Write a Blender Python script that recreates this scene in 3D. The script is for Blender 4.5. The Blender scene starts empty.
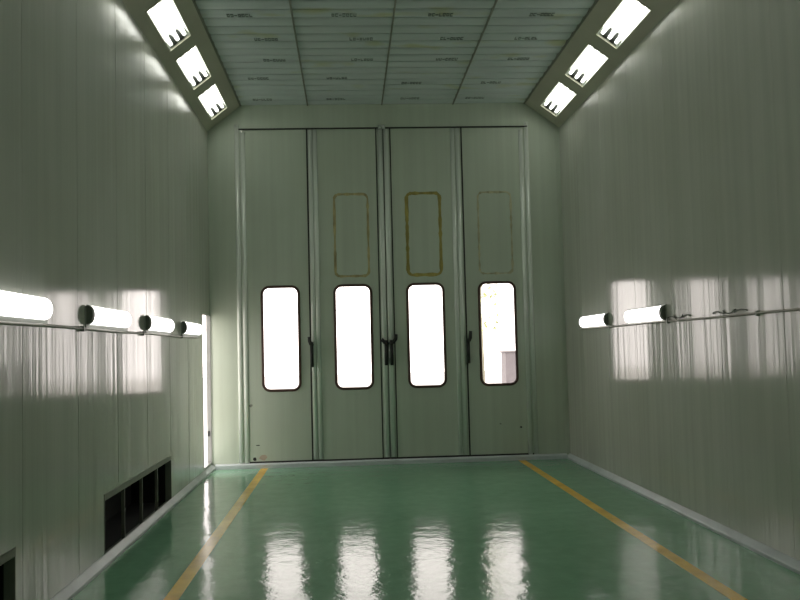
import bpy, bmesh, math, random
from mathutils import Vector, Matrix
random.seed(7)
C = bpy.context.scene
COL = C.collection
PI = math.pi

# ------------------------------------------------------------------ dimensions (metres)
XL, XR, D = -1.922, 3.073, 12.656        # side walls, door plane
YN = -4.5                                 # wall behind the camera
HC, H = 4.707, 5.071                      # where the sloped light panels start, ceiling
CL, CR = 0.467, 0.495                     # how far the sloped panels reach in
EYE = 1.6

# ------------------------------------------------------------------ material helpers
def new_mat(name):
    m = bpy.data.materials.new(name); m.use_nodes = True
    nt = m.node_tree
    for n in list(nt.nodes): nt.nodes.remove(n)
    return m, nt

def N(nt, typ, **kw):
    n = nt.nodes.new(typ)
    for k, v in kw.items():
        if k in n.inputs: n.inputs[k].default_value = v
        else: setattr(n, k, v)
    return n

def mapped_noise(nt, scale3, scale=1.0, detail=3.0, rough=0.55, loc=(0, 0, 0)):
    geo = N(nt, 'ShaderNodeNewGeometry')
    mp = N(nt, 'ShaderNodeMapping'); mp.inputs['Scale'].default_value = scale3; mp.inputs['Location'].default_value = loc
    nt.links.new(geo.outputs['Position'], mp.inputs['Vector'])
    no = N(nt, 'ShaderNodeTexNoise'); no.inputs['Scale'].default_value = scale
    no.inputs['Detail'].default_value = detail; no.inputs['Roughness'].default_value = rough
    nt.links.new(mp.outputs['Vector'], no.inputs['Vector'])
    return no.outputs['Fac']

def ramp(nt, fac, stops):
    r = N(nt, 'ShaderNodeValToRGB')
    el = r.color_ramp.elements
    while len(el) < len(stops): el.new(0.5)
    for e, (p, c) in zip(el, stops):
        e.position = p; e.color = tuple(c) + (1,) if len(c) == 3 else c
    nt.links.new(fac, r.inputs['Fac'])
    return r.outputs['Color']

def mul(nt, a, b):
    m = N(nt, 'ShaderNodeMix', data_type='RGBA', blend_type='MULTIPLY')
    m.inputs['Factor'].default_value = 1
    nt.links.new(a, m.inputs['A'])
    nt.links.new(b, m.inputs['B'])
    return m.outputs['Result']

def principled(nt, rough=0.5, metal=0.0, spec=0.5, color=None, ior=1.5):
    b = N(nt, 'ShaderNodeBsdfPrincipled')
    b.inputs['Roughness'].default_value = rough
    b.inputs['Metallic'].default_value = metal
    b.inputs['Specular IOR Level'].default_value = spec
    b.inputs['IOR'].default_value = ior
    if color: b.inputs['Base Color'].default_value = tuple(color) + (1,)
    o = N(nt, 'ShaderNodeOutputMaterial')
    nt.links.new(b.outputs[0], o.inputs['Surface'])
    return b

def simple(name, color, rough=0.5, metal=0.0, spec=0.5, var=0.12, vs=(6, 6, 6)):
    m, nt = new_mat(name)
    b = principled(nt, rough, metal, spec)
    f = mapped_noise(nt, vs, 1.0, 4)
    lo = [c * (1 - var) for c in color]; hi = [min(1, c * (1 + var)) for c in color]
    nt.links.new(ramp(nt, f, [(0.3, lo), (0.7, hi)]), b.inputs['Base Color'])
    return m

def emit(name, color, strength):
    m, nt = new_mat(name)
    e = N(nt, 'ShaderNodeEmission'); e.inputs['Color'].default_value = tuple(color) + (1,); e.inputs['Strength'].default_value = strength
    o = N(nt, 'ShaderNodeOutputMaterial'); nt.links.new(e.outputs[0], o.inputs['Surface'])
    return m

def bump(nt, b, height_sock, strength, dist):
    bp = N(nt, 'ShaderNodeBump'); bp.inputs['Strength'].default_value = strength; bp.inputs['Distance'].default_value = dist
    nt.links.new(height_sock, bp.inputs['Height'])
    nt.links.new(bp.outputs['Normal'], b.inputs['Normal'])
    return bp

def wall_material(name, base, streak_axis, rough=0.16, bump_d=0.0012, worn=2.2, duller=1.6):
    """painted sheet steel: glossy, fine vertical streaks and ribs"""
    m, nt = new_mat(name)
    b = principled(nt, rough, 0.0, 0.5)
    s = (9, 0.22, 0.22) if streak_axis == 'x' else (0.22, 9, 0.22)
    s2 = (2.2, 0.1, 0.12) if streak_axis == 'x' else (0.1, 2.2, 0.12)
    fine = mapped_noise(nt, s, 1.0, 3.0, 0.6)
    broad = mapped_noise(nt, s2, 1.0, 2.0)
    blot = mapped_noise(nt, (0.8, 0.8, 0.8), 1.0, 4.0, loc=(3, 1, 7))
    c1 = ramp(nt, fine, [(0.3, [c * 0.94 for c in base]), (0.7, [c * 1.05 for c in base])])
    c2 = ramp(nt, blot, [(0.35, (0.93, 0.93, 0.9)), (0.65, (1, 1, 1))])
    nt.links.new(mul(nt, c1, c2), b.inputs['Base Color'])
    add = N(nt, 'ShaderNodeMath', operation='MULTIPLY_ADD')
    nt.links.new(broad, add.inputs[0]); add.inputs[1].default_value = 3.0; nt.links.new(fine, add.inputs[2])
    geo = N(nt, 'ShaderNodeNewGeometry'); sp = N(nt, 'ShaderNodeSeparateXYZ'); nt.links.new(geo.outputs['Position'], sp.inputs[0])
    low = N(nt, 'ShaderNodeMapRange'); low.inputs['From Min'].default_value = 1.86; low.inputs['From Max'].default_value = 1.78
    low.inputs['To Min'].default_value = bump_d; low.inputs['To Max'].default_value = bump_d * worn
    nt.links.new(sp.outputs['Z'], low.inputs['Value'])
    bp = bump(nt, b, add.outputs[0], 1.0, bump_d); nt.links.new(low.outputs[0], bp.inputs['Distance'])
    rr = N(nt, 'ShaderNodeMapRange'); rr.inputs['To Min'].default_value = rough * 0.8; rr.inputs['To Max'].default_value = rough * 1.3
    nt.links.new(fine, rr.inputs['Value'])
    hi = N(nt, 'ShaderNodeMapRange'); hi.inputs['From Min'].default_value = 2.2; hi.inputs['From Max'].default_value = 3.4
    hi.inputs['To Min'].default_value = 1.0; hi.inputs['To Max'].default_value = duller
    nt.links.new(sp.outputs['Z'], hi.inputs['Value'])
    mm = N(nt, 'ShaderNodeMath', operation='MULTIPLY'); nt.links.new(rr.outputs[0], mm.inputs[0]); nt.links.new(hi.outputs[0], mm.inputs[1])
    nt.links.new(mm.outputs[0], b.inputs['Roughness'])
    return m

M = {}
M['wall'] = wall_material('painted_wall_panel', (0.53, 0.55, 0.485), 'y', 0.11, 0.0015)
M['door'] = wall_material('painted_door_panel', (0.51, 0.58, 0.475), 'x', 0.32, 0.0006)
M['seam'] = simple('panel_seam', (0.48, 0.51, 0.45), 0.25)
M['strip'] = simple('aluminium_profile', (0.74, 0.80, 0.72), 0.20, 0.15, vs=(20, 20, 0.5))
M['gap'] = simple('dark_rubber', (0.02, 0.022, 0.018), 0.7)
M['gasket'] = simple('brown_rubber_gasket', (0.07, 0.035, 0.024), 0.6)
M['handle'] = simple('black_handle', (0.012, 0.014, 0.012), 0.45)
M['sloped'] = simple('sloped_panel_paint', (0.44, 0.44, 0.34), 0.45, vs=(1, 1, 1))
M['frame'] = simple('light_frame_metal', (0.55, 0.55, 0.42), 0.35, 0.5)
M['housing'] = simple('light_housing', (0.75, 0.78, 0.72), 0.4)
M['socket'] = simple('notch_shade_dark', (0.05, 0.055, 0.05), 0.5)  # dark colour of the added shade wedges, not of the real sockets
M['tube'] = emit('fluorescent_tube', (1.0, 1.0, 0.93), 5.3)
M['diffuser'] = emit('lamp_diffuser', (1.0, 0.98, 0.96), 3.2)
M['lampbody'] = simple('lamp_body', (0.30, 0.33, 0.28), 0.4)
M['cap'] = simple('lamp_end_cap', (0.10, 0.12, 0.09), 0.45)
M['curb'] = simple('curb_paint', (0.52, 0.57, 0.57), 0.4, vs=(3, 3, 3))
M['yellow'] = simple('yellow_floor_paint', (0.74, 0.47, 0.05), 0.22, vs=(3, 3, 3), var=0.2)
M['vent_frame'] = simple('vent_frame_metal', (0.20, 0.22, 0.17), 0.5)
M['vent_bar'] = simple('vent_bar_metal', (0.17, 0.17, 0.135), 0.5)
M['vent_dark'] = simple('vent_duct', (0.010, 0.010, 0.009), 0.8)
M['conduit'] = simple('conduit_metal', (0.33, 0.31, 0.27), 0.4, 0.2)
M['stamp'] = simple('filter_stamp_ink', (0.24, 0.29, 0.26), 0.8)
M['jamb'] = simple('door_jamb_paint', (0.25, 0.26, 0.24), 0.4)
M['ground'] = simple('outdoor_concrete', (0.5, 0.49, 0.47), 0.9)
M['cabinet'] = simple('grey_cabinet_paint', (0.155, 0.14, 0.15), 0.6)
M['bark'] = simple('pale_bark', (0.30, 0.29, 0.22), 0.8)
M['leaf'] = simple('yellow_green_leaf', (0.44, 0.47, 0.24), 0.6, var=0.3, vs=(9, 9, 9))
M['bolt'] = simple('bright_bolt', (0.8, 0.82, 0.78), 0.2, 0.8)

def bead(name, col): M[name] = simple(name, col, 0.6, var=0.35, vs=(12, 12, 5))
bead('bead_orange', (0.42, 0.37, 0.18)); bead('bead_olive', (0.36, 0.31, 0.08)); bead('bead_faint', (0.45, 0.44, 0.28))

def floor_material():
    m, nt = new_mat('green_epoxy_floor')
    b = principled(nt, 0.14, 0.0, 0.14)
    big = mapped_noise(nt, (0.5, 0.5, 1), 1.0, 5.0)
    small = mapped_noise(nt, (7, 5, 1), 1.0, 4.0)
    c1 = ramp(nt, big, [(0.3, (0.18, 0.375, 0.232)), (0.7, (0.222, 0.43, 0.275))])
    c2 = ramp(nt, small, [(0.3, (0.86, 0.88, 0.86)), (0.7, (1, 1, 1))])
    nt.links.new(mul(nt, c1, c2), b.inputs['Base Color'])
    wav = mapped_noise(nt, (5, 4, 1), 1.0, 4.0, 0.62)
    bump(nt, b, wav, 1.0, 0.0045)
    rr = N(nt, 'ShaderNodeMapRange'); rr.inputs['To Min'].default_value = 0.085; rr.inputs['To Max'].default_value = 0.14
    nt.links.new(small, rr.inputs['Value']); nt.links.new(rr.outputs[0], b.inputs['Roughness'])
    return m
M['floor'] = floor_material()

def ceiling_material():
    m, nt = new_mat('filter_cloth_ceiling')
    b = principled(nt, 0.7, 0.0, 0.3)
    f = mapped_noise(nt, (1.2, 5, 1), 1.0, 4.0)
    st = mapped_noise(nt, (1.5, 3.0, 1), 1.0, 2.0, loc=(5, 2, 0))
    c1 = ramp(nt, f, [(0.3, (0.54, 0.61, 0.60)), (0.7, (0.62, 0.70, 0.68))])
    c2 = ramp(nt, st, [(0.60, (1, 1, 1)), (0.74, (0.92, 0.88, 0.60))])
    nt.links.new(mul(nt, c1, c2), b.inputs['Base Color'])
    return m
M['ceiling'] = ceiling_material()

def glass_material():
    m, nt = new_mat('window_glass')
    t = N(nt, 'ShaderNodeBsdfTransparent'); t.inputs['Color'].default_value = (0.96, 0.96, 0.955, 1)
    g = N(nt, 'ShaderNodeBsdfGlossy'); g.inputs['Roughness'].default_value = 0.02
    fr = N(nt, 'ShaderNodeFresnel'); fr.inputs['IOR'].default_value = 1.45
    mx = N(nt, 'ShaderNodeMixShader'); o = N(nt, 'ShaderNodeOutputMaterial')
    nt.links.new(fr.outputs[0], mx.inputs[0]); nt.links.new(t.outputs[0], mx.inputs[1]); nt.links.new(g.outputs[0], mx.inputs[2])
    nt.links.new(mx.outputs[0], o.inputs['Surface'])
    return m
M['glass'] = glass_material()

# ------------------------------------------------------------------ mesh helpers
class MB:
    def __init__(s): s.v = []; s.f = []; s.smooth = []
    def add(s, verts, faces, smooth=False):
        o = len(s.v); s.v += [tuple(v) for v in verts]
        s.f += [tuple(i + o for i in f) for f in faces]; s.smooth += [smooth] * len(faces)
        return s
    def box(s, x0, x1, y0, y1, z0, z1, T=None):
        v = [Vector((x, y, z)) for z in (z0, z1) for y in (y0, y1) for x in (x0, x1)]
        if T: v = [T(p) for p in v]
        return s.add(v, [(0, 2, 3, 1), (4, 5, 7, 6), (0, 1, 5, 4), (1, 3, 7, 5), (3, 2, 6, 7), (2, 0, 4, 6)])
    def tube(s, pts, r, n=12, T=None, cap=True):
        pts = [Vector(p) for p in pts]; rings = []
        for i, p in enumerate(pts):
            d = (pts[min(i + 1, len(pts) - 1)] - pts[max(i - 1, 0)]).normalized()
            a = d.cross(Vector((0.13, 0.31, 0.94))); 
            if a.length < 0.05: a = d.cross(Vector((1, 0, 0)))
            a.normalize(); b = d.cross(a)
            rad = r[i] if isinstance(r, (list, tuple)) else r
            rings.append([p + rad * (math.cos(2 * PI * k / n) * a + math.sin(2 * PI * k / n) * b) for k in range(n)])
        v = [q for ring in rings for q in ring]
        if T: v = [T(p) for p in v]
        f = []
        for i in range(len(pts) - 1):
            for k in range(n):
                f.append((i * n + k, i * n + (k + 1) % n, (i + 1) * n + (k + 1) % n, (i + 1) * n + k))
        s.add(v, f, True)
        if cap:
            o = len(s.v) - len(v)
            s.f += [tuple(o + k for k in reversed(range(n))), tuple(o + (len(pts) - 1) * n + k for k in range(n))]
            s.smooth += [False, False]
        return s
    def loops(s, rings, closed_ends=True, smooth=False):
        """list of equal-length closed loops -> lofted skin"""
        n = len(rings[0]); v = [q for r in rings for q in r]; f = []
        for i in range(len(rings) - 1):
            for k in range(n):
                f.append((i * n + k, i * n + (k + 1) % n, (i + 1) * n + (k + 1) % n, (i + 1) * n + k))
        o = len(s.v); s.add(v, f, smooth)
        if closed_ends:
            s.f += [tuple(o + k for k in reversed(range(n))), tuple(o + (len(rings) - 1) * n + k for k in range(n))]
            s.smooth += [False, False]
        return s
    def build(s, name, mat, parent=None, bevel=0.0):
        off = Vector((0, 0, 0)); p = parent
        while p: off += p.location; p = p.parent
        me = bpy.data.meshes.new(name); me.from_pydata([tuple(Vector(v) - off) for v in s.v], [], s.f); me.update()
        bm = bmesh.new(); bm.from_mesh(me); bmesh.ops.recalc_face_normals(bm, faces=bm.faces); bm.to_mesh(me); bm.free()
        for p, sm in zip(me.polygons, s.smooth): p.use_smooth = sm
        me.materials.append(mat)
        o = bpy.data.objects.new(name, me); COL.objects.link(o)
        if parent: o.parent = parent
        if bevel:
            b = o.modifiers.new('bevel', 'BEVEL'); b.width = bevel; b.segments = 2; b.limit_method = 'ANGLE'
        return o

def tag(o, label=None, cat=None, group=None, kind=None):
    if label: o['label'] = label
    if cat: o['category'] = cat
    if group: o['group'] = group
    if kind: o['kind'] = kind
    return o

def thing(name, loc, label, cat, group=None):
    e = bpy.data.objects.new(name, None); COL.objects.link(e); e.location = loc; e.empty_display_size = 0.1
    bpy.context.view_layer.update()
    return tag(e, label, cat, group)

def dup(root, offset, label):
    r = root.copy(); COL.objects.link(r); r.location = root.location + Vector(offset); r['label'] = label
    for ch in list(root.children):
        c = ch.copy(); COL.objects.link(c); c.parent = r
        for g in ch.children:
            d = g.copy(); COL.objects.link(d); d.parent = c
    return r

def cells(us, vs, holes):
    """rectangles of a grid, leaving out those inside holes (u0,u1,v0,v1)"""
    us = sorted(set(us + [h[0] for h in holes] + [h[1] for h in holes])); vs = sorted(set(vs + [h[2] for h in holes] + [h[3] for h in holes]))
    out = []
    for a, b in zip(us, us[1:]):
        for c, d in zip(vs, vs[1:]):
            um, vm = (a + b) / 2, (c + d) / 2
            if any(h[0] < um < h[1] and h[2] < vm < h[3] for h in holes): continue
            out.append((a, b, c, d))
    return out

def rounded_rect(x0, x1, z0, z1, r, n=8):
    pts = []
    for cx, cz, a0 in ((x1 - r, z1 - r, 0), (x0 + r, z1 - r, PI / 2), (x0 + r, z0 + r, PI), (x1 - r, z0 + r, 1.5 * PI)):
        for k in range(n + 1):
            a = a0 + k / n * PI / 2
            pts.append((cx + r * math.cos(a), cz + r * math.sin(a)))
    return pts

# ------------------------------------------------------------------ the room
f = MB().box(XL - 0.06, XR + 0.06, YN, D + 0.06, -0.1, 0.0)
tag(f.build('floor', M['floor']), kind='structure')

VENT_Z = (0.03, 0.525)
VENTS = [(7.185, 9.82), (2.685, 5.32), (-1.815, 0.82)]
DOOR_Y = (11.985, 12.63); DOOR_Z = (0.10, 2.115)
seams_l = [12.015 - 1.095 * k for k in range(16) if 12.015 - 1.095 * k > YN]
w = MB()
holes = [(a, b, VENT_Z[0], VENT_Z[1]) for a, b in VENTS] + [(DOOR_Y[0] - 0.02, DOOR_Y[1] + 0.02, DOOR_Z[0] - 0.02, DOOR_Z[1] + 0.02)]
for a, b, c, d in cells([YN, D + 0.06], [0.0, HC, H + 0.35], holes):
    w.box(XL - 0.05, XL, a, b, c, d)
for y in seams_l:
    if y > 11.9: continue
    z0 = VENT_Z[1] + 0.03 if any(a - 0.02 < y < b + 0.02 for a, b in VENTS) else 0.0
    w.box(XL - 0.01, XL + 0.0015, y - 0.006, y + 0.006, z0, HC)
tag(w.build('wall_left', M['wall']), kind='structure')

w = MB().box(XR, XR + 0.05, YN, D + 0.06, 0.0, H + 0.35)
for k in range(16):
    y = 11.7 - 1.095 * k
    if y > YN: w.box(XR - 0.0015, XR + 0.01, y - 0.006, y + 0.006, 0, HC)
tag(w.build('wall_right', M['wall']), kind='structure')
tag(MB().box(XL - 0.05, XR + 0.05, YN - 0.05, YN, 0.0, H + 0.35).build('wall_near', M['wall']), kind='structure')

# far wall around the folding doors
DX0, DX1, DZ0, DZ1 = -1.46, 2.575, 0.075, 4.735
w = MB()
w.box(XL - 0.05, DX0, D, D + 0.06, 0.0, H + 0.35); w.box(DX1, XR + 0.05, D, D + 0.06, 0.0, H + 0.35)
w.box(DX0, DX1, D - 0.012, D + 0.06, DZ1, H + 0.35)
w.box(XL + 0.002, XL + 0.018, D - 0.01, D, 0.06, HC - 0.1); w.box(XR - 0.055, XR - 0.035, D - 0.01, D, 0.06, HC - 0.1)   # corner flashings
w.box(DX0, DX1, D, D + 0.06, -0.02, DZ0 - 0.012)
tag(w.build('wall_far', M['door']), kind='structure')

# ceiling of filter cloth strips
cx0, cx1 = XL + CL, XR - CR
CEIL = MB()
prof = []
P = 0.2415
y = D + 0.05
ys = []
k = 0
while y > YN - 0.05:
    for t, dz in ((0.0, 0.045), (0.06, 0.012), (0.18, 0.002), (0.5, -0.004), (0.82, 0.002), (0.94, 0.012)):
        ys.append((y - t * P, H + dz))
    y -= P
rows = [[(x, yy, zz) for x in (cx0 - 0.01, cx1 + 0.01)] for yy, zz in ys]
v = [p for r in rows for p in r]
CEIL.add(v, [(2 * i, 2 * i + 1, 2 * i + 3, 2 * i + 2) for i in range(len(rows) - 1)], False)
CEIL.box(XL - 0.05, XR + 0.05, YN, D + 0.06, H + 0.30, H + 0.35)
ceiling = tag(CEIL.build('ceiling', M['ceiling']), kind='structure')
for i, x in enumerate((-0.515, 0.535, 1.55)):
    t = MB().box(x - 0.009, x + 0.009, YN, D, H - 0.016, H + 0.02)
    tag(t.build('trim_%d' % (i + 1), M['vent_frame']), kind='structure')
for x, i in ((cx0, 4), (cx1, 5)):
    t = MB().box(x - 0.012, x + 0.012, YN, D, H - 0.012, H + 0.03)
    tag(t.build('trim_%d' % i, M['vent_frame']), kind='structure')

# dark illegible stamps on the filter cloth
stamp_pts = [(-1.055, 9.163), (-0.848, 10.026), (-0.816, 10.733), (0.02, 9.172), (0.207, 10.042), (0.228, 10.716), (-0.083, 11.478), (-0.109, 12.311),
             (-1.078, 11.453), (-1.12, 12.279), (1.027, 9.167), (1.226, 10.007), (1.248, 10.736), (0.887, 11.502), (0.916, 12.318),
             (2.097, 9.204), (2.073, 10.003), (2.121, 10.754), (1.936, 11.528), (1.824, 12.321)]
def ceil_z(y):
    for (ya, za), (yb, zb) in zip(ys, ys[1:]):
        if yb <= y <= ya: return za + (zb - za) * (ya - y) / (ya - yb + 1e-9)
    return H
for (sx, sy) in stamp_pts:
    # keep the stamp in the middle of its strip
    kk = round((D + 0.05 - sy) / P - 0.5); sy = D + 0.05 - (kk + 0.5) * P
    b = MB(); x = sx - 0.13
    for c in range(7):
        if c != 2:
            hgt = random.uniform(0.07, 0.09)
            b.box(x, x + 0.008, sy - hgt / 2, sy + hgt / 2, H - 0.0085, H - 0.0035)
            b.box(x, x + 0.030, sy + hgt / 2 - 0.02, sy + hgt / 2, H - 0.0085, H - 0.0035)
            if random.random() < 0.6: b.box(x + 0.022, x + 0.030, sy - hgt / 2, sy + 0.0, H - 0.0085, H - 0.0035)
            if random.random() < 0.7: b.box(x, x + 0.030, sy - hgt / 2, sy - hgt / 2 + 0.016, H - 0.0085, H - 0.0035)
        else:
            b.box(x, x + 0.03, sy - 0.008, sy + 0.008, H - 0.0085, H - 0.0035)
        x += 0.038
    b.build('ink_stamp', M['stamp'], ceiling)

# ------------------------------------------------------------------ sloped light panels
FY = [11.765 - 1.425 * k for k in range(11)]       # lamp centres along the booth
FL, S0, S1 = 0.555, 0.135, 0.405
def slope(side):
    if side < 0: o = Vector((XL, 0, HC)); u = Vector((CL, 0, H - HC)); 
    else: o = Vector((XR, 0, HC)); u = Vector((-CR, 0, H - HC))
    L = u.length; u = u / L
    n = Vector((-u.z * (1 if side > 0 else -1), 0, 0)); n = Vector((u.z, 0, -u.x)) if side < 0 else Vector((-u.z, 0, u.x * -1 * -1))
    if side > 0: n = Vector((-u.z, 0, u.x)); 
    if n.z > 0: n = -n
    return o, u, n, L
for side, nm in ((-1, 'left'), (1, 'right')):
    o, u, n, L = slope(side)
    T = lambda p, o=o, u=u, n=n: o + u * p.x + Vector((0, p.y, 0)) + n * p.z      # (s, y, height above panel)
    b = MB()
    for s0, s1, y0, y1 in cells([0.0, L], [YN, D], [(S0, S1, c - FL, c + FL) for c in FY]):
        b.box(s0, s1, y0, y1, -0.012, 0.0, T)
    tag(b.build('trim_%d' % (6 if side < 0 else 7), M['sloped']), kind='structure')
    nth = ['nearest the folding doors', 'second from the folding doors', 'third from the folding doors, cut by the top of the picture'] 
    proto = None
    for i, c in enumerate(FY):
        lab = 'three-tube fluorescent light in the %s sloped ceiling panel, ' % nm
        lab += nth[i] if i < 3 else 'number %d from the folding doors, above the picture' % (i + 1)
        if i < 3: lab = {0: 'three-tube fluorescent light in the %s sloped panel, nearest the folding doors',
                         1: 'three-tube fluorescent light in the %s sloped panel, second from the doors',
                         2: 'three-tube fluorescent light in the %s sloped panel, cut by the top edge'}[i] % nm
        else: lab = 'three-tube fluorescent light in the %s sloped panel, overhead beyond the picture' % nm
        if proto is None:
            t = thing('ceiling_light', T(Vector(((S0 + S1) / 2, c, 0))), lab, 'light', 'recessed fluorescent lights in the %s sloped panel' % nm)
            dpt = 0.085
            hb = MB()
            hb.box(S0 - 0.004, S1 + 0.004, c - FL - 0.004, c + FL + 0.004, -dpt - 0.006, -dpt, T)
            hb.box(S0 - 0.006, S0, c - FL - 0.004, c + FL + 0.004, -dpt, -0.0125, T); hb.box(S1, S1 + 0.006, c - FL - 0.004, c + FL + 0.004, -dpt, -0.0125, T)
            hb.build('housing', M['housing'], t)
            for e in (-1, 1):
                ye = c + e * FL
                MB().box(S0, S1, min(ye, ye + e * 0.006), max(ye, ye + e * 0.006), -dpt, -0.0125, T).build('end_plate', M['lampbody'], t)
            fb = MB(); g = 0.014
            fb.box(S0 - g, S1 + g, c - FL - g, c - FL, 0.0003, 0.006, T); fb.box(S0 - g, S1 + g, c + FL, c + FL + g, 0.0003, 0.006, T)
            fb.box(S0 - g, S0, c - FL, c + FL, 0.0003, 0.006, T); fb.box(S1, S1 + g, c - FL, c + FL, 0.0003, 0.006, T)
            fb.build('frame', M['frame'], t)
            for k in range(3):
                s = S0 + (S1 - S0) * (k + 0.5) / 3
                tb = MB().tube([(s, c - FL + 0.035, -0.04), (s, c + FL - 0.035, -0.04)], 0.019, 14, T).build('tube', M['tube'], t)
                for e in (-1, 1):
                    ya, yb = sorted((c + e * (FL - 0.001), c + e * (FL - 0.034)))
                    MB().box(s - 0.018, s + 0.018, ya, yb, -dpt + 0.001, -0.022, T).build('socket', M['housing'], tb)
            for e in (-1, 1):  # added dark wedges imitate the shaded end plate between the tubes
                for k in (1, 2):
                    s = S0 + (S1 - S0) * k / 3; ye = c + e * FL; q = []
                    for yy, zz in ((ye - e * 0.001, -0.016), (ye - e * 0.05, -0.02), (ye - e * 0.14, -dpt + 0.004)):
                        wd_ = 0.024 if zz > -0.05 else 0.010
                        q.append([T(Vector((s - wd_, yy, -dpt + 0.001))), T(Vector((s + wd_, yy, -dpt + 0.001))), T(Vector((s + wd_, yy, zz))), T(Vector((s - wd_, yy, zz)))])
                    MB().loops(q).build('notch_shade', M['socket'], t)
            proto = t
        else:
            dup(proto, (0, c - FY[0], 0), lab)

# ------------------------------------------------------------------ curbs and floor lines
def prism_y(x_prof, y0, y1):
    return [[(x, y, z) for x, z in x_prof] for y in (y0, y1)]
b = MB().loops(prism_y([(XL, 0), (XL + 0.055, 0), (XL + 0.055, 0.024), (XL + 0.047, 0.033), (XL + 0.010, 0.064), (XL, 0.068)], YN, D)); tag(b.build('baseboard_left', M['curb']), kind='structure')
b = MB().loops(prism_y([(XR, 0), (XR - 0.055, 0), (XR - 0.055, 0.024), (XR - 0.047, 0.033), (XR - 0.010, 0.064), (XR, 0.068)], YN, D)); tag(b.build('baseboard_right', M['curb']), kind='structure')
b = MB().loops([[(x, yy, zz) for yy, zz in [(D, 0), (D - 0.07, 0), (D - 0.07, 0.05), (D - 0.05, 0.066), (D, 0.068)]] for x in (XL + 0.055, XR - 0.055)])
tag(b.build('baseboard_far', M['curb']), kind='structure')
for xa, nm in ((-1.195, 'left'), (2.37, 'right')):
    o = MB().box(xa - 0.05, xa + 0.05, YN + 0.1, D - 0.075, 0.0002, 0.0016).build('floor_line', M['yellow'])
    tag(o, 'long yellow painted line on the green floor, along the %s wall' % nm, 'floor line', 'yellow lines on the floor')

# ------------------------------------------------------------------ folding doors
def plate_with_hole(mb, x0, x1, z0, z1, hole, y0, y1):
    bm = bmesh.new()
    for yy in (y0, y1):
        o = [bm.verts.new((x, yy, z)) for x, z in ((x0, z0), (x1, z0), (x1, z1), (x0, z1))]
        i = [bm.verts.new((x, yy, z)) for x, z in hole]
        ed = [bm.edges.new((l[k], l[(k + 1) % len(l)])) for l in (o, i) for k in range(len(l))]
        bmesh.ops.triangle_fill(bm, use_beauty=True, use_dissolve=False, edges=ed)
        if yy == y0: o0, i0 = o, i
    for a, b in ((o0, o), (i0, i)):
        n = len(a)
        for k in range(n): bm.faces.new((a[k], a[(k + 1) % n], b[(k + 1) % n], b[k]))
    bm.verts.index_update()
    mb.add([v.co.copy() for v in bm.verts], [[v.index for v in f.verts] for f in bm.faces])
    bm.free()

def half_round(x, w, z0, z1, y, depth, n=10):
    rings = []
    for z in (z0, z1):
        rings.append([(x + w / 2 * math.cos(PI * k / n), y - depth * math.sin(PI * k / n), z) for k in range(n + 1)])
    return rings

def ring_bead(mb, outline, y, wid, dep, wob=0.0):
    """a bead of sealant following a closed outline (x, z)"""
    n = len(outline)
    L = []
    for k in range(n):
        p = Vector((outline[k][0], 0, outline[k][1])); a = Vector((outline[k - 1][0], 0, outline[k - 1][1])); c = Vector((outline[(k + 1) % n][0], 0, outline[(k + 1) % n][1]))
        t = (c - a).normalized(); nn = Vector((-t.z, 0, t.x)); w_ = wid * (1 + random.uniform(-wob, wob))
        L.append([p - nn * w_ / 2 + Vector((0, y, 0)), p - nn * w_ * 0.3 + Vector((0, y - dep, 0)), p + nn * w_ * 0.3 + Vector((0, y - dep, 0)), p + nn * w_ / 2 + Vector((0, y, 0))])
    m = 4
    v = [q for r in L for q in r]; f = []
    for k in range(n):
        for j in range(m):
            f.append((k * m + j, k * m + (j + 1) % m, ((k + 1) % n) * m + (j + 1) % m, ((k + 1) % n) * m + j))
    mb.add(v, f)

def dense(outline, step=0.05):
    out = []
    for k in range(len(outline)):
        a = Vector(outline[k]); b = Vector(outline[(k + 1) % len(outline)]); m = max(1, int((b - a).length / step))
        out += [tuple(a + (b - a) * j / m) for j in range(m)]
    return out

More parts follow.
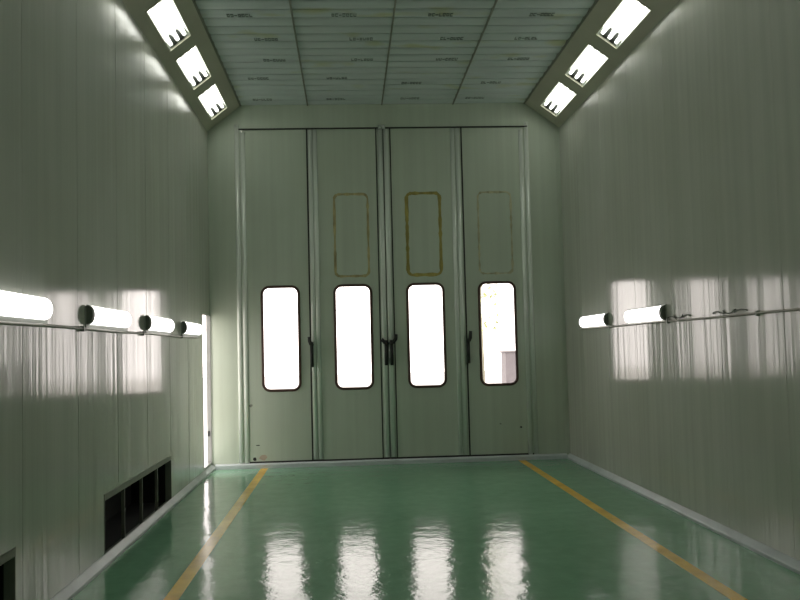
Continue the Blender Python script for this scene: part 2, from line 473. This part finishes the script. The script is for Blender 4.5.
LEAVES = [(-1.452, -0.541, -0.945), (-0.533, 0.537, 0.066), (0.543, 1.652, 1.088), (1.660, 2.568, 2.104)]
WZ = (1.058, 2.50); WW = 0.255
dlabels = ['grey-green folding door leaf beside the left wall, without a taped outline',
           'grey-green folding door leaf left of the centre seam, with faint orange outline',
           'grey-green folding door leaf right of the centre seam, with strong olive-yellow outline',
           'grey-green folding door leaf beside the right wall, with very faint dotted outline']
for i, (x0, x1, wc) in enumerate(LEAVES):
    hole = rounded_rect(wc - WW, wc + WW, WZ[0], WZ[1], 0.10)
    pl = MB(); plate_with_hole(pl, x0, x1, DZ0, DZ1 - 0.012, hole, D, D + 0.045)
    d = pl.build('door_%d' % (i + 1), M['door']); tag(d, dlabels[i], 'door', 'folding door leaves', 'structure')
    g = MB(); ring_bead(g, hole, D - 0.0005, 0.038, 0.014)
    # sleeve lining the opening
    n = len(hole); v = [(x, D - 0.002, z) for x, z in hole] + [(wc + (x - wc) * 0.965, D + 0.046, (z - sum(WZ) / 2) * 0.99 + sum(WZ) / 2) for x, z in hole]
    g.add(v, [(k, (k + 1) % n, n + (k + 1) % n, n + k) for k in range(n)])
    g.build('window_gasket', M['gasket'], d)
    hp = rounded_rect(wc - WW - 0.004, wc + WW + 0.004, WZ[0] - 0.004, WZ[1] + 0.004, 0.10)
    gl = MB().loops([[(x, yy, z) for x, z in hp] for yy in (D + 0.0455, D + 0.0505)]); gl.build('glass_pane', M['glass'], d)
    # bottom seal
    MB().box(x0 + 0.004, x1 - 0.004, D - 0.008, D + 0.03, DZ0 - 0.012, DZ0 + 0.014).build('bottom_seal', M['gap'], d)
    if i > 0:
        ol = dense(rounded_rect(wc - 0.235, wc + 0.235, 2.63, 3.79, 0.07))
        bd = MB()
        if i == 1:
            ring_bead(bd, ol, D - 0.0003, 0.034, 0.004, 0.35); m = M['bead_orange']
        elif i == 2:
            ring_bead(bd, ol, D - 0.0003, 0.045, 0.006, 0.3); m = M['bead_olive']
        else:
            ring_bead(bd, ol, D - 0.0003, 0.028, 0.004, 0.5); m = M['bead_faint']
        tag(bd.build('sealant_outline', m, d), ['', 'faint orange sealant outline', 'thick olive-yellow sealant outline', 'pale yellow sealant outline'][i])

def strips(door, xs, w):
    dd = bpy.data.objects[door]
    for x in xs:
        MB().loops(half_round(x, w, DZ0 + 0.02, DZ1 - 0.02, D - 0.0004, 0.020), smooth=True).build('hinge_profile', M['strip'], dd)
strips('door_2', [-0.492, -0.423], 0.062); strips('door_2', [0.497], 0.07)
strips('door_3', [0.583], 0.07); strips('door_3', [1.527, 1.600], 0.062)
# dark seams between leaves
def seam(door, x, w=0.016):
    MB().box(x - w / 2, x + w / 2, D - 0.004, D + 0.046, DZ0 - 0.011, DZ1 - 0.014).build('seam_seal', M['gap'], bpy.data.objects[door])
seam('door_1', -0.537, 0.02); seam('door_2', 0.440, 0.016); seam('door_3', 0.540, 0.008); seam('door_3', 0.640, 0.016); seam('door_4', 1.656, 0.02)
# jamb profiles beside the outer leaves: rounded aluminium
for n_, xs in ((8, (-1.515, -1.435)), (9, (2.512, 2.592))):
    mb = MB()
    for x in xs: mb.loops(half_round(x, 0.066, 0.07, DZ1 + 0.06 if (x < -1.5 or x > 2.55) else DZ1 - 0.05, D - 0.0004, 0.022), smooth=True)
    tag(mb.build('trim_%d' % n_, M['strip']), kind='structure')
# top guide rail, coloured black to draw the shadow line of the track
tag(MB().box(DX0 - 0.03, DX1 + 0.03, D - 0.03, D - 0.001, DZ1 - 0.013, DZ1 + 0.001).build('trim_10', M['gap']), kind='structure')
bt = MB().tube([(0.52, D - 0.075, DZ1 + 0.005), (0.52, D - 0.03, DZ1 - 0.006)], 0.016, 10).box(0.47, 0.57, D - 0.045, D - 0.031, DZ1 - 0.025, DZ1 + 0.03)
tag(bt.build('guide_bolt', M['bolt']), 'small shiny bolt at the top centre of the folding doors', 'bolt')

# door handles: lever with a long rod
def handle(door, x, side, top=1.80):
    dd = bpy.data.objects[door]
    mb = MB()
    mb.box(x - 0.022, x + 0.022, D - 0.036, D - 0.001, 1.38, 1.46); mb.box(x - 0.022, x + 0.022, D - 0.036, D - 0.001, 1.63, 1.72)
    mb.tube([(x, D - 0.05, 1.37), (x, D - 0.05, 1.72)], 0.024, 10)
    h = mb.build('handle', M['handle'], dd)
    lv = MB().tube([(x - side * 0.025, D - 0.055, 1.665), (x + side * 0.02, D - 0.065, 1.69), (x + side * 0.05, D - 0.065, 1.73), (x + side * 0.06, D - 0.065, top)], [0.024, 0.026, 0.026, 0.022], 10)
    lv.build('lever', M['handle'], h)
handle('door_1', -0.520, -0.55, 1.79); handle('door_2', 0.515, -1.1, 1.70); handle('door_3', 0.592, 1.1, 1.80); handle('door_4', 1.668, 0.6, 1.82)

# wear marks: small scuffs on the leaves
def scuff(door, x, z, w, h, mat):
    rg = [(0.5 * random.uniform(0.7, 1.15), 2 * PI * k / 11) for k in range(11)]
    MB().loops([[(x + w * r * math.cos(a), yy, z + h * r * math.sin(a)) for r, a in rg] for yy in (D - 0.0025, D - 0.0002)]).build('scuff_mark', mat, bpy.data.objects[door])
scuff('door_4', 2.388, 0.455, 0.035, 0.03, M['gap']); scuff('door_4', 2.10, 0.51, 0.035, 0.022, M['vent_frame'])
scuff('door_1', -1.375, 0.86, 0.055, 0.045, M['vent_frame']); scuff('door_1', -1.29, 0.31, 0.06, 0.014, M['gap'])
M['rust'] = simple('rust_stain', (0.46, 0.38, 0.29), 0.7)
scuff('door_1', -1.22, 0.14, 0.11, 0.09, M['rust']); scuff('door_1', -1.33, 0.12, 0.05, 0.06, M['gap'])

# ------------------------------------------------------------------ side door opening in the left wall
jb = MB(); y0, y1 = DOOR_Y; z0, z1 = DOOR_Z
jb.box(XL - 0.052, XL + 0.004, y1, y1 + 0.02, z0 - 0.02, z1 + 0.02)
jb.box(XL - 0.052, XL + 0.003, y0 - 0.02, y0, z0 - 0.02, z1 + 0.02)
jb.box(XL - 0.052, XL + 0.003, y0, y1, z1, z1 + 0.02); jb.box(XL - 0.052, XL + 0.003, y0, y1, z0 - 0.02, z0)
dr = jb.build('door_5', M['jamb']); tag(dr, 'open narrow side doorway with pale jamb at the far end of the left wall', 'door', None, 'structure')
MB().box(XL - 0.045, XL - 0.015, y1 - 0.012, y1 - 0.0005, 0.46, 0.53).build('strike_plate', M['handle'], dr)

# ------------------------------------------------------------------ exhaust vents low in the left wall
proto = None
for i, (a, b_) in enumerate(VENTS):
    lab = ['dark four-bay exhaust vent low in the left wall, wholly in view', 'dark exhaust vent low in the left wall, cut by the left edge of the picture',
           'dark exhaust vent low in the left wall, behind the viewer'][i]
    if proto is None:
        z0, z1 = VENT_Z
        t = thing('exhaust_vent', (XL, (a + b_) / 2, z0), lab, 'vent', 'exhaust vents in the left wall')
        du = MB(); xb = XL - 0.42
        du.box(xb - 0.02, xb, a, b_, z0, z1); du.box(xb, XL - 0.0505, a - 0.02, a, z0, z1); du.box(xb, XL - 0.0505, b_, b_ + 0.02, z0, z1)
        du.box(xb, XL - 0.0505, a, b_, z0 - 0.02, z0); du.box(xb, XL - 0.0505, a, b_, z1, z1 + 0.02)
        du.build('duct', M['vent_dark'], t)
        fr = MB()
        fr.box(XL - 0.06, XL + 0.004, a, b_, z1 - 0.05, z1 - 0.0005); fr.box(XL - 0.06, XL + 0.004, a, b_, z0 + 0.0005, z0 + 0.008)
        fr.box(XL - 0.06, XL + 0.004, a, a + 0.012, z0 + 0.008, z1 - 0.05); fr.box(XL - 0.06, XL + 0.004, b_ - 0.012, b_, z0 + 0.008, z1 - 0.05)
        fr.build('frame', M['vent_frame'], t)
        for k in (1, 2, 3):
            yy = a + (b_ - a) * k / 4
            MB().box(XL - 0.030, XL - 0.003, yy - 0.010, yy + 0.010, z0 + 0.008, z1 - 0.05).build('divider', M['vent_bar'], t)
        proto = t
    else:
        dup(proto, (0, (a + b_) / 2 - sum(VENTS[0]) / 2, 0), lab)

# ------------------------------------------------------------------ wall lamps at mid height
def lamp_profile(side, y, k=1.0, n=18, dep=0.045, r=0.070, x0=0.012):
    xw = XL if side < 0 else XR; sg = 1 if side < 0 else -1
    return [(xw + sg * (x0 + (dep * k) * max(0, math.sin(PI * j / n))), y, 1.885 + (0.018 if side < 0 else 0) + r * k * math.cos(PI * j / n)) for j in range(n + 1)]
def wall_lamp(side, y0, label, group):
    L = 1.25; xw = XL if side < 0 else XR; sg = 1 if side < 0 else -1
    t = thing('wall_lamp', (xw, y0 + L / 2, 1.885), label, 'lamp', group)
    x = sorted((xw + sg * 0.0008, xw + sg * 0.0125))
    MB().box(x[0], x[1], y0, y0 + L - 0.03, 1.805, 1.965).build('back_plate', M['lampbody'], t)
    rings = [lamp_profile(side, y0 + 0.06)] + [lamp_profile(side, y0 + L - 0.09 + 0.09 * math.sin(a), max(0.05, math.cos(a))) for a in [0, 0.4, 0.8, 1.1, 1.35, 1.5]]
    MB().loops(rings, smooth=True).build('diffuser', M['diffuser'], t)
    MB().loops([lamp_profile(side, y0, 0.95), lamp_profile(side, y0 + 0.008, 1.04), lamp_profile(side, y0 + 0.05, 1.04), lamp_profile(side, y0 + 0.062, 1.02)]).build('end_cap', M['cap'], t)
    return t
lampsL = [(10.5, 'lit half-round wall lamp on the left wall, beside the side doorway'), (8.62, 'lit half-round wall lamp on the left wall, second from the side doorway'),
          (6.70, 'lit half-round wall lamp on the left wall, above the vent and third from the doorway'), (4.63, 'lit half-round wall lamp on the left wall, cut by the left edge of the picture')]
pr = wall_lamp(-1, *lampsL[0], 'half-round lamps along the left wall')
for y, lab in lampsL[1:]: dup(pr, (0, y - lampsL[0][0], 0), lab)
lampsR = [(10.5, 'lit half-round wall lamp on the right wall, nearest the folding doors'), (8.56, 'lit half-round wall lamp on the right wall, second from the folding doors')]
pr = wall_lamp(1, *lampsR[0], 'half-round lamps along the right wall')
for y, lab in lampsR[1:]: dup(pr, (0, y - lampsR[0][0], 0), lab)

# conduits under the lamps
for side, xw, sg, nm, yend in ((-1, XL, 1, 'left', 11.7), (1, XR, -1, 'right', 11.9)):
    pts = [(xw + sg * 0.014, y, 1.797 + 0.003 * math.sin(y * 2.3)) for y in [1.0 + 0.3 * k for k in range(int((yend - 1.0) / 0.3) + 1)]]
    r = thing('conduit', (xw, 6.4, 1.797), 'thin horizontal cable conduit under the lamps on the %s wall' % nm, 'conduit')
    MB().tube(pts, 0.010, 10).build('pipe', M['conduit'], r)
    for y in (2.5, 4.6, 6.6, 8.5, 10.45):
        x = sorted((xw + sg * 0.0006, xw + sg * 0.028))
        MB().box(x[0], x[1], y - 0.012, y + 0.012, 1.777, 1.817).build('clip', M['lampbody'], r)
def squiggle(y0, y1, seed, label):
    rnd = random.Random(seed); pts = []
    n = 26
    for k in range(n + 1):
        t = k / n; pts.append((XR - 0.009, y0 + (y1 - y0) * t + 0.06 * math.sin(t * 22 + seed), 1.832 + 0.016 * math.sin(t * 31 + seed) * math.sin(PI * t)))
    tag(MB().tube(pts, 0.0045, 8).build('loose_cable', M['cap']), label, 'cable')
squiggle(7.9, 8.54, 1, 'loose dark cable loops beside the second lamp on the right wall')
squiggle(6.75, 7.5, 2, 'loose dark cable loops on the right wall conduit, nearer the viewer')

# ------------------------------------------------------------------ outdoors, seen through the panes
g = MB().box(-30, 30, D + 0.07, 60, -0.12, -0.02); g.box(-30, XL - 0.5, -10, D + 0.07, -0.12, -0.02)
tag(g.build('ground', M['ground']), kind='structure')
cb = thing('outdoor_cabinet', (3.55, 17.9, -0.02), 'grey outdoor cabinet seen through the window of the rightmost door leaf', 'cabinet')
MB().box(3.07, 4.0, 17.66, 18.2, 0.06, 1.47).build('body', M['cabinet'], cb, 0.01)
MB().box(3.04, 4.03, 17.63, 18.23, 1.47, 1.50).build('roof', M['cabinet'], cb)
MB().box(3.10, 3.97, 17.69, 18.17, -0.02, 0.06).build('plinth', M['cabinet'], cb)
tr = thing('young_tree', (2.72, 18.5, -0.02), 'slender pale yellow-green tree seen through the rightmost door window', 'tree')
MB().tube([(2.72, 18.5, -0.02), (2.74, 18.5, 1.2), (2.72, 18.52, 2.4), (2.78, 18.5, 3.6)], [0.045, 0.04, 0.03, 0.015], 10).build('trunk', M['bark'], tr)
lf = MB(); rnd = random.Random(3)
for k in range(420):
    a = rnd.uniform(0, 2 * PI); rr = 0.55 * math.sqrt(rnd.random()); z = rnd.uniform(1.9, 4.0)
    p = Vector((2.6 + rr * math.cos(a), 18.5 + rr * math.sin(a), z))
    q = Matrix.Rotation(rnd.uniform(0, 6), 3, 'Z') @ Matrix.Rotation(rnd.uniform(-1, 1), 3, 'X'); s = rnd.uniform(0.06, 0.11)
    lf.add([p + q @ Vector(v) * s for v in ((-0.4, 0, 0), (0, -0.6, 0.1), (0.4, 0, 0), (0, 0.9, 0.1))], [(0, 1, 2, 3)])
lf.build('foliage', M['leaf'], tr)

# ------------------------------------------------------------------ sky: bright overcast
wd = bpy.data.worlds.new('World'); C.world = wd; wd.use_nodes = True
bg = wd.node_tree.nodes['Background']; bg.inputs['Color'].default_value = (1.0, 0.91, 0.88, 1); bg.inputs['Strength'].default_value = 4.6

# ------------------------------------------------------------------ camera
cam_d = bpy.data.cameras.new('Camera'); cam = bpy.data.objects.new('Camera', cam_d); COL.objects.link(cam)
yaw, pitch, roll, fpx = 0.0574, 0.0536, -0.0245, 902.5
cam_d.sensor_width = 36; cam_d.sensor_fit = 'HORIZONTAL'; cam_d.lens = fpx / 800 * 36; cam_d.clip_start = 0.05; cam_d.clip_end = 200
fw = Vector((math.sin(yaw) * math.cos(pitch), math.cos(yaw) * math.cos(pitch), math.sin(pitch)))
r0 = fw.cross(Vector((0, 0, 1))).normalized(); u0 = r0.cross(fw)
rt = math.cos(roll) * r0 + math.sin(roll) * u0; up = -math.sin(roll) * r0 + math.cos(roll) * u0
mw = Matrix((rt, up, -fw)).transposed().to_4x4(); mw.translation = Vector((0, 0, EYE)); cam.matrix_world = mw
C.camera = cam

C.view_settings.view_transform = 'Standard'; C.view_settings.look = 'None'; C.view_settings.gamma = 1.0
C.view_settings.exposure = 0.0; C.view_settings.use_curve_mapping = False
